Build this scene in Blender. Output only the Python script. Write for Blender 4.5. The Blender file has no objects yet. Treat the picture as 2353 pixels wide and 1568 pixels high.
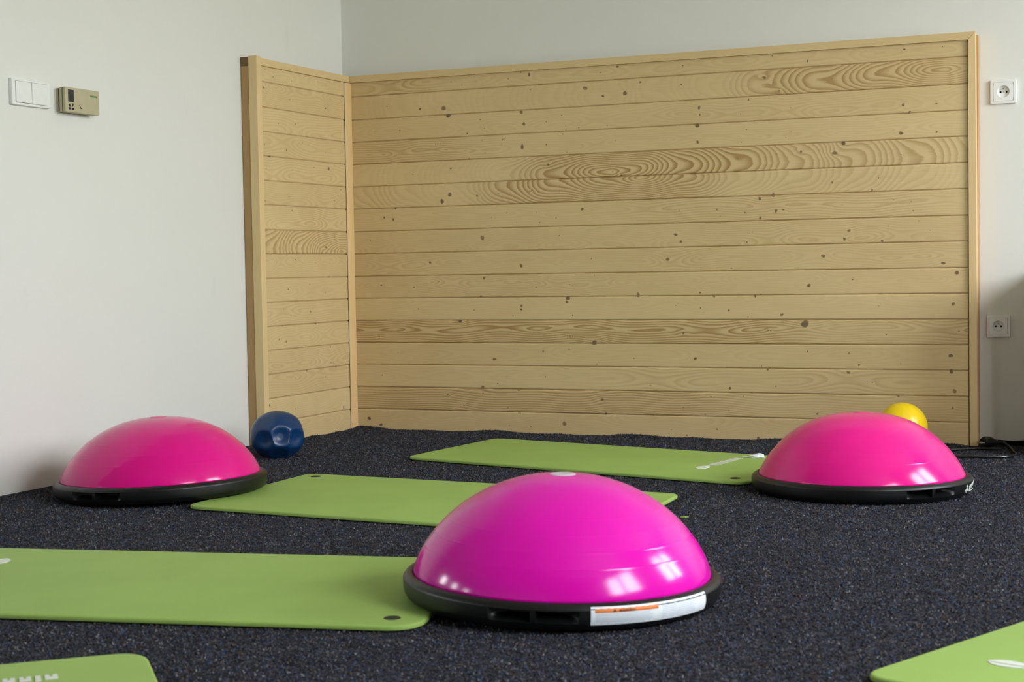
import bpy, bmesh, math, random
import numpy as np
from mathutils import Vector, Matrix, Euler
random.seed(7)
SC = bpy.context.scene
COL = SC.collection
PI = math.pi
R = math.radians

# ------------------------------------------------------------------ helpers
def link(o, parent=None):
    COL.objects.link(o)
    if parent is not None:
        o.parent = parent
    return o

def mesh_obj(name, verts, faces, mats, parent=None, smooth=False, mat_idx=None, auto=None):
    me = bpy.data.meshes.new(name)
    me.from_pydata([tuple(v) for v in verts], [], faces)
    for m in (mats if isinstance(mats, (list, tuple)) else [mats]):
        me.materials.append(m)
    if mat_idx is not None:
        me.polygons.foreach_set('material_index', mat_idx)
    bm = bmesh.new(); bm.from_mesh(me)
    bmesh.ops.recalc_face_normals(bm, faces=bm.faces)
    bm.to_mesh(me); bm.free()
    if smooth:
        me.polygons.foreach_set('use_smooth', [True] * len(me.polygons))
        if auto is not None:
            try: me.set_sharp_from_angle(angle=R(auto))
            except Exception: pass
    me.update()
    return link(bpy.data.objects.new(name, me), parent)

class MB:
    """collects shapes that belong to ONE mesh"""
    def __init__(s): s.v = []; s.f = []; s.mi = []
    def add(s, vs, fs, mi=0):
        o = len(s.v); s.v += [tuple(v) for v in vs]
        s.f += [tuple(i + o for i in f) for f in fs]; s.mi += [mi] * len(fs)
    def box(s, a, b, mi=0, bev=0.0):
        bm = bmesh.new()
        bmesh.ops.create_cube(bm, size=1)
        for v in bm.verts:
            v.co = Vector([(a[i] + b[i]) / 2 + v.co[i] * (b[i] - a[i]) for i in range(3)])
        if bev > 0:
            bmesh.ops.bevel(bm, geom=list(bm.edges), offset=bev, segments=2, profile=0.6, affect='EDGES')
        bm.verts.index_update()
        s.add([v.co.copy() for v in bm.verts], [[v.index for v in f.verts] for f in bm.faces], mi); bm.free()
    def prism(s, pts, a, b, ax, mi=0):
        """2-D outline pts extruded from a to b along axis ax"""
        n = len(pts)
        def mk(p, w):
            q = [p[0], p[1]]; q.insert(ax, w); return q
        s.add([mk(p, a) for p in pts] + [mk(p, b) for p in pts],
              [list(range(n)), list(range(2 * n - 1, n - 1, -1))] + [[i, (i + 1) % n, n + (i + 1) % n, n + i] for i in range(n)], mi)
    def tube(s, path, r, n=8, mi=0, cap=True):
        path = [Vector(p) for p in path]; rings = []
        up = Vector((0, 0, 1))
        for i, p in enumerate(path):
            t = (path[min(i + 1, len(path) - 1)] - path[max(i - 1, 0)]).normalized()
            sd = t.cross(up)
            if sd.length < 1e-4: sd = t.cross(Vector((1, 0, 0)))
            sd.normalize(); u2 = sd.cross(t)
            rr = r[i] if isinstance(r, (list, tuple)) else r
            rings.append([p + sd * (rr * math.cos(2 * PI * k / n)) + u2 * (rr * math.sin(2 * PI * k / n)) for k in range(n)])
        vs = [v for rg in rings for v in rg]; fs = []
        for i in range(len(rings) - 1):
            for k in range(n):
                fs.append([i * n + k, i * n + (k + 1) % n, (i + 1) * n + (k + 1) % n, (i + 1) * n + k])
        if cap: fs += [list(range(n)), list(range(len(vs) - n, len(vs)))]
        s.add(vs, fs, mi)
    def cyl(s, c, r, h, ax=2, n=24, mi=0, r2=None):
        r2 = r if r2 is None else r2
        def mk(a, b, w):
            q = [a, b]; q.insert(ax, w); return [c[i] + q[i] for i in range(3)]
        A = [mk(r * math.cos(2 * PI * k / n), r * math.sin(2 * PI * k / n), 0) for k in range(n)]
        B = [mk(r2 * math.cos(2 * PI * k / n), r2 * math.sin(2 * PI * k / n), h) for k in range(n)]
        s.add(A + B, [list(range(n)), list(range(n, 2 * n))] + [[k, (k + 1) % n, n + (k + 1) % n, n + k] for k in range(n)], mi)
    def build(s, name, mats, parent=None, smooth=False, auto=30):
        return mesh_obj(name, s.v, s.f, mats, parent, smooth, s.mi, auto)

def thing(name, label, cat, loc=(0, 0, 0), group=None):
    o = bpy.data.objects.new(name, None); o.empty_display_size = 0.05
    o.location = loc; link(o)
    return tag(o, label, cat, group)
def tag(o, label, cat, group=None):
    o['label'] = label; o['category'] = cat
    if group: o['group'] = group
    return o
def struct(o):
    o['kind'] = 'structure'; return o

# ------------------------------------------------------------------ materials
def s2l(c):
    return tuple(((x / 255) / 12.92 if x / 255 <= 0.04045 else ((x / 255 + 0.055) / 1.055) ** 2.4) for x in c) + (1.0,)
class NT:
    def __init__(s, name):
        s.m = bpy.data.materials.new(name); s.m.use_nodes = True
        s.t = s.m.node_tree; s.b = s.t.nodes['Principled BSDF']
    def n(s, typ, **kw):
        nd = s.t.nodes.new(typ)
        for k, v in kw.items():
            if k.startswith('i_'):
                key = k[2:]
                nd.inputs[int(key) if key.isdigit() else key.replace('_', ' ')].default_value = v
            else: setattr(nd, k, v)
        return nd
    def l(s, a, b): s.t.links.new(a, b); return s
    def ramp(s, fac, stops):
        r = s.n('ShaderNodeValToRGB')
        e = r.color_ramp.elements
        while len(e) < len(stops): e.new(0.5)
        for el, (p, c) in zip(e, stops):
            el.position = p; el.color = c if len(c) == 4 else tuple(c) + (1,)
        s.l(fac, r.inputs[0]); return r.outputs[0]
    def mix(s, fac, a, b, mode='MIX'):
        m = s.n('ShaderNodeMix', data_type='RGBA', blend_type=mode)
        for inp, v in ((m.inputs[0], fac), (m.inputs[6], a), (m.inputs[7], b)):
            if hasattr(v, 'is_output'): s.l(v, inp)
            else: inp.default_value = v
        return m.outputs[2]
    def math(s, op, a, b=0.0):
        m = s.n('ShaderNodeMath', operation=op)
        for i, v in enumerate((a, b)):
            if hasattr(v, 'is_output'): s.l(v, m.inputs[i])
            else: m.inputs[i].default_value = v
        return m.outputs[0]
    def noise(s, vec, scale, detail=2, rough=0.5, dist=0.0):
        nd = s.n('ShaderNodeTexNoise'); nd.inputs['Scale'].default_value = scale
        nd.inputs['Detail'].default_value = detail; nd.inputs['Roughness'].default_value = rough
        nd.inputs['Distortion'].default_value = dist
        s.l(vec, nd.inputs['Vector']); return nd
    def obj(s, scale=(1, 1, 1)):
        tc = s.n('ShaderNodeTexCoord'); mp = s.n('ShaderNodeMapping')
        mp.inputs['Scale'].default_value = scale
        s.l(tc.outputs['Object'], mp.inputs['Vector']); return mp.outputs[0]
    def bump(s, h, strength=0.3, dist=0.01):
        b = s.n('ShaderNodeBump'); b.inputs['Strength'].default_value = strength
        b.inputs['Distance'].default_value = dist
        s.l(h, b.inputs['Height']); s.l(b.outputs[0], s.b.inputs['Normal'])
    def base(s, v):
        if hasattr(v, 'is_output'): s.l(v, s.b.inputs['Base Color'])
        else: s.b.inputs['Base Color'].default_value = v
        return s
    def set(s, **kw):
        for k, v in kw.items(): s.b.inputs[k.replace('_', ' ')].default_value = v
        return s

def simple(name, col, rough=0.5, spec=0.5, var=0.06, scale=40, bump=0.0, metallic=0.0):
    t = NT(name); v = t.obj()
    nz = t.noise(v, scale, 3)
    c = s2l(col) if max(col) > 1 else tuple(col) + (1,)
    lo = tuple(x * (1 - var) for x in c[:3]) + (1,); hi = tuple(min(1, x * (1 + var)) for x in c[:3]) + (1,)
    t.base(t.ramp(nz.outputs[0], [(0.3, lo), (0.7, hi)]))
    t.set(Roughness=rough, Specular_IOR_Level=spec, Metallic=metallic)
    if bump > 0: t.bump(nz.outputs[0], bump, 0.002)
    return t.m
SKY = [(0.0, (.24, .24, .19)), (.46, (.42, .42, .34)), (.50, (.66, .68, .66)), (.62, (.93, .96, 1.0)), (1.0, (.84, .91, 1.0))]
SKY_S = 9.0
EXPOSURE = 1.5
PILE_N = 700000
PALETTE = [(.032, .032, .040), (.054, .054, .067), (.046, .066, .112), (.090, .064, .052), (.125, .125, .142), (.17, .165, .168)]
PAL_P = [.30, .28, .16, .12, .10, .04]
KB="409,1229,105 429,1200,94 309,1232,48 167,1249,27 763,1333,67 729,1344,31 443,1326,21 488,1312,21 548,1320,16 540,1340,16 679,1323,21 1043,1323,25 1110,1340,50 984,1270,86 1052,1238,50 1137,1243,90 1196,1279,45 768,1278,26 729,1197,72 739,1153,67 560,1178,26 578,1145,21 506,1129,36 221,1155,27 890,1177,25 829,1157,25 906,1137,25 957,1128,30 1067,1130,20 893,1108,30 828,1073,31 731,1069,87 373,1095,26 382,1095,26 391,1095,21 566,1099,21 652,1100,26 659,1102,21 648,1083,21 228,1068,21 579,1053,21 512,1034,36 908,1041,20 970,1067,15 1099,1074,20 435,1001,47 274,984,26 834,999,51 136,1019,16 1118,949,40 429,902,89 396,878,94 543,894,47 764,905,31 630,899,21 877,895,15 196,858,53 146,823,48 185,814,53 966,831,65 862,803,30 796,787,25 704,790,20 601,811,21 664,826,21 784,823,20 562,735,93 874,737,25 83,735,21 1355,1328,31 1679,1340,25 1802,1314,40 2130,1331,40 2255,1331,20 1349,1261,36 1650,1267,66 1681,1247,30 1702,1218,40 1886,1249,20 1593,1194,41 1414,1176,62 1416,1151,36 1565,1145,20 1742,1158,20 2126,1146,55 2235,1144,35 2147,1121,50 1614,1119,30 1407,1114,92 1585,1091,25 1743,1077,20 1725,1055,20 1407,1055,61 1566,1047,20 2118,1052,75 2235,1050,40 1924,1027,80 1894,995,85 1777,1005,50 1690,1000,25 1554,991,30 1442,1005,20 2118,979,25 2238,1004,20 1885,895,45 2042,905,30 2020,864,40 1488,900,15 1679,859,71 1630,848,61 1688,804,60 1713,807,40 1631,780,56 1475,815,36 1577,801,30 1487,791,20 1336,814,20 2093,829,20 2151,821,20 2157,790,25 1969,800,15 1322,730,67 1341,704,61 1941,729,60 1925,701,60 1602,732,20 1583,697,30 2074,741,15 2212,724,20 2053,691,45 2175,755,20 340,646,58 719,628,72 999,649,25 1291,642,74 566,584,67 127,562,43 268,552,32 778,548,31 911,556,25 1178,516,79 552,515,62 376,573,21 1010,589,20 717,478,56 716,465,46 904,506,91 900,492,61 286,469,26 521,463,26 682,442,26 922,443,35 463,421,73 113,362,37 765,381,20 893,367,25 901,366,30 911,365,30 920,365,25 1006,342,110 603,278,72 802,308,41 906,317,30 1158,285,25 1015,262,25 194,300,21 123,212,32 553,173,62 615,185,31 809,214,31 405,141,42 553,148,26 473,101,36 655,95,26 701,161,26 1034,133,65 1048,82,55 62,42,81 113,18,75 700,76,31 748,25,31 883,41,91 660,28,21 1232,81,30 1220,188,20 1852,644,75 1527,607,30 2255,613,64 1801,543,70 2299,580,79 1952,562,35 1410,521,41 1461,508,51 1611,508,51 1631,514,25 1411,467,31 1514,458,41 1705,442,60 1584,435,30 2039,471,25 2287,476,64 1319,477,26 1786,410,151 1346,377,46 1504,409,25 1656,388,30 1665,387,30 2065,373,25 2305,385,25 1390,286,61 1795,314,30 1938,309,30 1972,269,40 1631,262,25 2278,303,74 1653,250,45 1936,243,60 2113,275,20 1516,182,56 1682,192,30 2017,210,30 2290,184,74 2280,250,79 1596,168,30 1446,151,26 1564,154,20 2105,165,45 1344,110,26 1511,103,20 1424,87,26 1827,98,45 2284,127,40 1467,35,41 1618,5,81 1526,-1,51 1355,10,31 1298,29,21"
KS="-601,1339,25 -547,1317,31 -421,1315,26 -234,1331,21 -610,1273,55 -438,1246,21 -181,1236,43 -309,1283,16 -599,1164,25 -519,1154,31 -400,1159,31 -614,1072,40 -467,1061,36 -354,1096,21 -189,1067,21 -581,1032,40 -167,1008,75 -606,987,30 -427,991,26 -274,1008,26 -78,933,32 -131,889,38 -617,873,30 -455,892,26 -100,907,22 -439,842,31 -132,740,32 -200,710,53 -598,693,25 -426,664,31 -424,663,36 -280,651,21 -180,598,32 -476,556,41 -324,571,31 -213,538,21 -324,470,47 -510,485,25 -462,461,20 -288,424,37 -522,425,30 -545,377,45 -499,366,46 -184,332,53 -348,337,26 -181,271,32 -143,253,32 -359,252,36 -225,220,26 -441,230,21 -621,145,65 -91,92,70 -445,117,26 -246,107,21"
def mat_wall():
    t = NT('painted_plaster'); v = t.obj()
    big = t.noise(v, 1.3, 3)
    c = t.ramp(big.outputs[0], [(0.3, (WALL[0] * .975, WALL[1] * .975, WALL[2] * .97)), (0.7, WALL)])
    # faint scuffs and rub marks
    v2 = t.obj((1.0, 3.5, 1.2)); sc = t.noise(v2, 2.2, 5, 0.6, 0.6)
    m = t.ramp(sc.outputs[0], [(0.66, (0, 0, 0)), (0.80, (1, 1, 1))])
    f = t.math('MULTIPLY', m, 0.22)
    t.base(t.mix(f, c, (WALL[0] * .72, WALL[1] * .70, WALL[2] * .66, 1)))
    fine = t.noise(v, 260, 3)
    t.set(Roughness=0.75, Specular_IOR_Level=0.25); t.bump(fine.outputs[0], 0.12, 0.002)
    return t.m
def mat_carpet():
    t = NT('needlefelt_carpet'); v = t.obj()
    wob = t.noise(v, 90, 2)
    va = t.mix(0.012, v, wob.outputs['Color'], 'LINEAR_LIGHT')
    a = t.noise(va, 105, 5, 0.66, 1.0); b = t.noise(va, 75, 4, 0.62, 0.8); c = t.noise(va, 190, 3, 0.6, .5)
    d = t.noise(v, 60, 4, 0.62, 0.6)
    dark = tuple(CARPET[i] * .28 for i in range(3)) + (1,); mid = tuple(CARPET) + (1,)
    light = tuple(CARPET[i] * 3.8 for i in range(3)) + (1,)
    col = t.ramp(a.outputs[0], [(0.40, dark), (0.51, mid), (0.62, light)])
    blue = t.ramp(b.outputs[0], [(0.50, (0, 0, 0)), (0.62, (1, 1, 1))])
    brown = t.ramp(d.outputs[0], [(0.52, (0, 0, 0)), (0.64, (1, 1, 1))])
    pale = t.ramp(c.outputs[0], [(0.57, (0, 0, 0)), (0.68, (1, 1, 1))])
    col = t.mix(t.math('MULTIPLY', blue, .55), col, (CARPET[0] * .8, CARPET[1] * 1.45, CARPET[2] * 2.4, 1))
    col = t.mix(t.math('MULTIPLY', brown, .55), col, (CARPET[0] * 2.0, CARPET[1] * 1.3, CARPET[2] * .9, 1))
    col = t.mix(t.math('MULTIPLY', pale, .5), col, (CARPET[0] * 8, CARPET[1] * 8, CARPET[2] * 8, 1))
    t.base(col); t.set(Roughness=0.95, Specular_IOR_Level=0.1)
    h = t.math('ADD', a.outputs[0], c.outputs[0]); t.bump(h, 0.9, 0.006)
    return t.m
def mat_wood(name='spruce_boards', attrs=True, tone=(1, 1, 1), axis=0):
    t = NT(name)
    L = (WOOD_L[0] * tone[0], WOOD_L[1] * tone[1], WOOD_L[2] * tone[2], 1)
    D = (WOOD_D[0] * tone[0], WOOD_D[1] * tone[1], WOOD_D[2] * tone[2], 1)
    scl = [18, 18, 18]; scl[axis] = 0.8
    v = t.obj(tuple(scl)); fib = t.noise(v, 14, 4, 0.6)
    scl2 = [5, 5, 5]; scl2[axis] = 1.2
    v2 = t.obj(tuple(scl2)); mot = t.noise(v2, 1.6, 3)
    base = t.mix(t.math('MULTIPLY', t.ramp(mot.outputs[0], [(0.35, (0, 0, 0)), (0.7, (1, 1, 1))]), 0.22), L, D)
    base = t.mix(t.math('MULTIPLY', t.ramp(fib.outputs[0], [(0.4, (0, 0, 0)), (0.75, (1, 1, 1))]), 0.25), base, D)
    if attrs:
        ph = t.n('ShaderNodeAttribute', attribute_name='phase').outputs['Fac']
        ct = t.n('ShaderNodeAttribute', attribute_name='contrast').outputs['Fac']
        ti = t.n('ShaderNodeAttribute', attribute_name='tint').outputs['Fac']
        wob = t.noise(t.obj(tuple(scl)), 5, 2)
        ph2 = t.math('ADD', ph, t.math('MULTIPLY', wob.outputs[0], 0.35))
        fr = t.math('FRACT', ph2)
        late = t.ramp(fr, [(0.0, (.55, .55, .55)), (0.07, (0, 0, 0)), (0.40, (.08, .08, .08)), (0.80, (.85, .85, .85)), (0.95, (1, 1, 1)), (1.0, (.55, .55, .55))])
        base = t.mix(t.math('MULTIPLY', ti, 1.0), base, D)
        base = t.mix(t.math('MULTIPLY', late, ct), base, (D[0] * .66, D[1] * .54, D[2] * .36, 1))
    t.base(base)
    t.set(Roughness=0.42, Specular_IOR_Level=0.35)
    t.bump(fib.outputs[0], 0.05, 0.001)
    return t.m
def mat_knot():
    t = NT('wood_knot')
    kd = t.n('ShaderNodeAttribute', attribute_name='knot').outputs['Fac']
    nz = t.noise(t.obj(), 350, 3)
    dark = t.ramp(nz.outputs[0], [(0.3, (0.10, 0.062, 0.036)), (0.75, (0.21, 0.135, 0.078))])
    t.base(t.mix(kd, (WOOD_D[0] * .85, WOOD_D[1] * .8, WOOD_D[2] * .75, 1), dark))
    t.set(Roughness=0.5, Specular_IOR_Level=0.3)
    return t.m
def mat_dome(name, c):
    t = NT(name); v = t.obj(); nz = t.noise(v, 9, 3)
    lo = tuple(x * .94 for x in c) + (1,)
    t.base(t.ramp(nz.outputs[0], [(0.3, lo), (0.7, tuple(c) + (1,))]))
    t.set(Roughness=0.16, Specular_IOR_Level=0.42)
    return t.m
def mat_mat():
    t = NT('green_foam'); v = t.obj(); nz = t.noise(v, 4, 3); f = t.noise(v, 500, 2)
    lo = tuple(x * .90 for x in GREEN) + (1,)
    t.base(t.ramp(nz.outputs[0], [(0.3, lo), (0.7, tuple(GREEN) + (1,))]))
    t.set(Roughness=0.62, Specular_IOR_Level=0.3); t.bump(f.outputs[0], 0.08, 0.001)
    return t.m
WALL = (0.745, 0.75, 0.715, 1)
CARPET = (0.026, 0.026, 0.033)
WOOD_L = (0.72, 0.558, 0.300); WOOD_D = (0.52, 0.362, 0.172)
GREEN = (0.325, 0.49, 0.115)
def mat_fibre():
    t = NT('felt_fibre'); at = t.n('ShaderNodeAttribute', attribute_name='fibre')
    t.base(at.outputs['Color']); t.set(Roughness=.8, Specular_IOR_Level=.2); return t.m
M = dict(fibre=mat_fibre(), wall=mat_wall(), carpet=mat_carpet(), wood=mat_wood(), frame_v=mat_wood('spruce_strip_upright', False, (1.04, 1.02, 1.0), 2),
         frame_x=mat_wood('spruce_strip_lengthwise', False, (.98, .96, .93), 0), frame_y=mat_wood('spruce_strip_crosswise', False, (1, .98, .95), 1),
         batten=mat_wood('pine_batten', False, (.62, .52, .40), 2), batten_r=mat_wood('orange_pine_batten', False, (.72, .50, .32), 2),
         corner=mat_wood('corner_strip_pine', False, (1.06, .98, .86), 2),
         endgrain=simple('sawn_end_grain', (120, 98, 66), .8, .2, .2, 180), knot=mat_knot(),
         dome_a=mat_dome('magenta_vinyl', (0.76, 0.0, 0.42)), dome_b=mat_dome('raspberry_vinyl', (0.74, 0.0, 0.235)), dome_c=mat_dome('hot_pink_vinyl', (0.82, 0.004, 0.26)),
         rubber=simple('black_rubber', (.0045, .0048, .005), .40, .42, .15, 30), mat=mat_mat(),
         plug=simple('translucent_white_plastic', (205, 190, 205), .35, .5, .04), paper=simple('white_label_paper', (232, 238, 243), .45, .4, .03, 60),
         orange=simple('orange_print', (225, 120, 45), .5, .4, .05), ink=simple('dark_print', (70, 40, 35), .6, .3, .05), grey_ink=simple('grey_small_print', (178, 186, 196), .6, .3, .05),
         print=simple('white_print', (215, 218, 212), .55, .35, .06, 120), eyelet=simple('dark_eyelet', (.012, .016, .010), .6, .3, .1),
         blue=NT('blue_vinyl').base((0.003, 0.036, 0.125, 1)).set(Roughness=.29, Specular_IOR_Level=.5).m,
         yellow=NT('yellow_vinyl').base((0.86, 0.61, 0.002, 1)).set(Roughness=.34, Specular_IOR_Level=.5).m,
         white_plastic=simple('white_switch_plastic', (.80, .81, .79), .35, .5, .02), beige=simple('beige_plastic', (.47, .43, .28), .45, .45, .04, 20),
         lcd=simple('dark_display', (.030, .036, .034), .2, .5, .1), black=simple('black_plastic', (.006, .006, .007), .3, .5, .1), black_felt=simple('black_edge_strip', (.004, .004, .005), .9, .1, .3, 90),
         green_ink=simple('green_print', (60, 120, 40), .5, .3, .05), hole=simple('socket_hole', (.004, .004, .005), .6, .3, .1), brass=simple('bright_contact_metal', (.55, .52, .42), .3, .5, .05, 40, 0, 1.0),
         ceiling=simple('white_ceiling_paint', (.78, .78, .76), .8, .2, .02, 3), winframe=simple('white_window_frame', (.8, .8, .8), .4, .5, .02), birch=simple('pale_laminate', (.55, .52, .46), .5, .4, .05, 6))
# ------------------------------------------------------------------ room
XL, YB, XR, YR, ZC, XF, YC = -0.06, 0.058, 4.6, -7.4, 2.65, -3.0, -2.45
def nonuni(segs):
    out = []
    for a, b, st in segs:
        n = max(1, int(round((b - a) / st))); out += list(np.linspace(a, b, n, endpoint=False))
    return out + [segs[-1][1]]
def floor_h(x, y):
    """carpet laid loose: small swells where it runs up against panels and walls"""
    h = 0.0
    wx = math.exp(-max(0, -0.012 - y) / 0.05) if -0.1 < x < 2.6 else 0
    h += wx * max(0.0, 0.0040 + 0.0036 * math.sin(x * 11.0 + 1.1) + 0.0026 * math.sin(x * 23 + .4))
    if x > 2.3: h *= max(0, 1 - (x - 2.3) / .05)
    if y > -0.75:
        wy = math.exp(-max(0, x - 0.01) / 0.05)
        h += wy * max(0.0, 0.0025 + 0.0030 * math.sin(y * 17 + .6) + 0.0025 * math.sin(y * 31))
    return h
xs = nonuni([(XF, -.1, .3), (-.1, .2, .012), (.2, 2.6, .02), (2.6, XR, .25)])
ys = nonuni([(YR, -1.0, .3), (-1.0, -.16, .03), (-.16, .06, .01)])
fv = [(x, y, floor_h(x, y) - 0.001) for y in ys for x in xs]; nx = len(xs)
ff = [(j * nx + i, j * nx + i + 1, (j + 1) * nx + i + 1, (j + 1) * nx + i) for j in range(len(ys) - 1) for i in range(nx - 1)]
floor = struct(mesh_obj('floor', fv, ff, M['carpet'], smooth=True))
def carpet_pile():
    """short stiff felt fibres standing all over the carpet"""
    rng = np.random.RandomState(5)
    N = PILE_N
    x = rng.uniform(-.05, 3.35, N); y = rng.uniform(-4.25, .05, N)
    keep = (x > -.055) & (y < .05) & (y > -3.3 - 1.1 * rng.rand(N)) & (x + .55 * (y + 4.25) > 1.2 - 1.6 * (y > -2.6)) & (x < 2.75 + .25 * (-y) * .9)
    x, y = x[keep], y[keep]; n = len(x)
    h0 = np.array([floor_h(a, c) for a, c in zip(x, y)]) if n < 1 else np.zeros(n)
    near = (y > -.16) | (x < .16)
    h0[near] = [floor_h(a, c) for a, c in zip(x[near], y[near])]
    L = rng.uniform(.0026, .0052, n); wd = rng.uniform(.0007, .0018, n)
    az = rng.uniform(0, 2 * PI, n); fa = rng.uniform(0, 2 * PI, n); ln = rng.uniform(.45, .97, n)
    s = np.stack([np.cos(fa), np.sin(fa), np.zeros(n)], 1) * wd[:, None]
    t = np.stack([np.cos(az) * ln, np.sin(az) * ln, np.sqrt(np.maximum(.08, 1 - ln ** 2))], 1) * L[:, None]
    p = np.stack([x, y, h0 - .0015], 1); mid = p + t * .55 + np.stack([np.zeros(n), np.zeros(n), L * .12], 1)
    V = np.stack([p - s, p + s, mid + s * .85, mid - s * .85, p + t + s * .4, p + t - s * .4], 1).reshape(-1, 3)
    base = (np.arange(n) * 6)[:, None]
    Q = np.concatenate([base + np.array([0, 1, 2, 3]), base + np.array([3, 2, 4, 5])], 1).reshape(-1)
    me = bpy.data.meshes.new('carpet_pile')
    me.vertices.add(len(V)); me.vertices.foreach_set('co', V.astype(np.float32).ravel())
    me.loops.add(len(Q)); me.loops.foreach_set('vertex_index', Q.astype(np.int32))
    me.polygons.add(2 * n); me.polygons.foreach_set('loop_start', np.arange(0, 8 * n, 4, dtype=np.int32))
    try: me.polygons.foreach_set('loop_total', np.full(2 * n, 4, dtype=np.int32))
    except Exception: pass
    pal = np.array(PALETTE); k = rng.choice(len(pal), n, p=PAL_P)
    # neighbouring fibres come from the same tuft of felt
    cx = np.floor((x + .004 * np.sin(y * 310)) / .0085).astype(np.int64); cy = np.floor((y + .004 * np.sin(x * 270)) / .0085).astype(np.int64)
    hsh = ((cx * 73856093) ^ (cy * 19349663)) % 9973
    kc = rng.choice(len(pal), 9973, p=PAL_P)[hsh]; share = rng.rand(n) < .68
    k = np.where(share, kc, k)
    colr = pal[k] * rng.uniform(.7, 1.35, (n, 1))
    at = me.attributes.new('fibre', 'FLOAT_COLOR', 'POINT')
    at.data.foreach_set('color', np.concatenate([np.repeat(colr, 6, 0), np.ones((6 * n, 1))], 1).astype(np.float32).ravel())
    me.materials.append(M['fibre']); me.update(calc_edges=True); me.validate()
    o = link(bpy.data.objects.new('carpet_pile', me), floor); o['kind'] = 'stuff'; return o
carpet_pile()
def wall(name, boxes, mat='wall'):
    mb = MB()
    for a, b in boxes: mb.box(a, b)
    return struct(mb.build(name, M[mat]))
T = .2
wall('wall_back', [((XL - T, YB, -.05), (XR + T, YB + T, ZC))])
wall('wall_left', [((XL - T, YC, -.05), (XL, YB, ZC))])
wall('wall_alcove', [((XF - T, YC, -.05), (XL - T, YC + T, ZC))])
wall('wall_rear', [((XF - T, YR - T, -.05), (XR + T, YR, ZC))])
def windowed(name, x0, x1, y0, y1, wins):
    """wall slab between x0 and x1 with rectangular openings (ya, yb, za, zb)"""
    wins = sorted(wins); bx = []; cur = y0
    for ya, yb, za, zb in wins:
        bx.append(((x0, cur, -.05), (x1, ya, ZC)))
        bx.append(((x0, ya, -.05), (x1, yb, za))); bx.append(((x0, ya, zb), (x1, yb, ZC)))
        cur = yb
    bx.append(((x0, cur, -.05), (x1, y1, ZC)))
    wall(name, bx)
WR = [(-1.75, -.55, .9, 2.3), (-4.35, -3.0, .9, 2.3)]
WF = [(-3.95, -3.45, .75, 1.6), (-5.25, -4.75, .75, 1.6), (-6.7, -6.2, .75, 1.6)]
windowed('wall_right', XR, XR + T, YR, YB, WR)
windowed('wall_far', XF - T, XF, YR, YC, WF)
struct_n = 0
for side, wl in ((1, WR), (-1, WF)):
    for ya, yb, za, zb in wl:
        struct_n += 1
        xc = XR + .06 if side > 0 else XF - .06
        mb = MB(); w = .05
        mb.box((xc - .03, ya, za), (xc + .03, ya + w, zb)); mb.box((xc - .03, yb - w, za), (xc + .03, yb, zb))
        mb.box((xc - .03, ya, za), (xc + .03, yb, za + w)); mb.box((xc - .03, ya, zb - w), (xc + .03, yb, zb))
        if side > 0: mb.box((xc - .03, (ya + yb) / 2 - .07, za), (xc + .03, (ya + yb) / 2 + .07, zb))
        struct(mb.build('window_%d' % struct_n, M['winframe']))
        ld = bpy.data.lights.new('window_portal', 'AREA'); ld.shape = 'RECTANGLE'
        ld.size = zb - za; ld.size_y = yb - ya; ld.cycles.is_portal = True
        lo = link(bpy.data.objects.new('window_portal', ld))
        lo.location = ((XR + T + .01) if side > 0 else (XF - T - .01), (ya + yb) / 2, (za + zb) / 2)
        lo.rotation_euler = (0, R(90) if side > 0 else R(-90), 0)
wall('ceiling', [((XF - T, YR - T, ZC), (XR + T, YB + T, ZC + .1))], 'ceiling')
# black strip along the foot of the back wall, right of the panel
mb = MB(); n = 40
top = [(2.30 + (XR - 2.30) * i / n, .019 + .0035 * math.sin(i * 1.9) + .002 * math.sin(i * 4.1)) for i in range(n + 1)]
mb.prism([(2.30, -.002)] + [(XR, -.002)] + top[::-1], YB - .006, YB + .002, 1)
struct(mb.build('baseboard_back', M['black_felt']))

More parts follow.
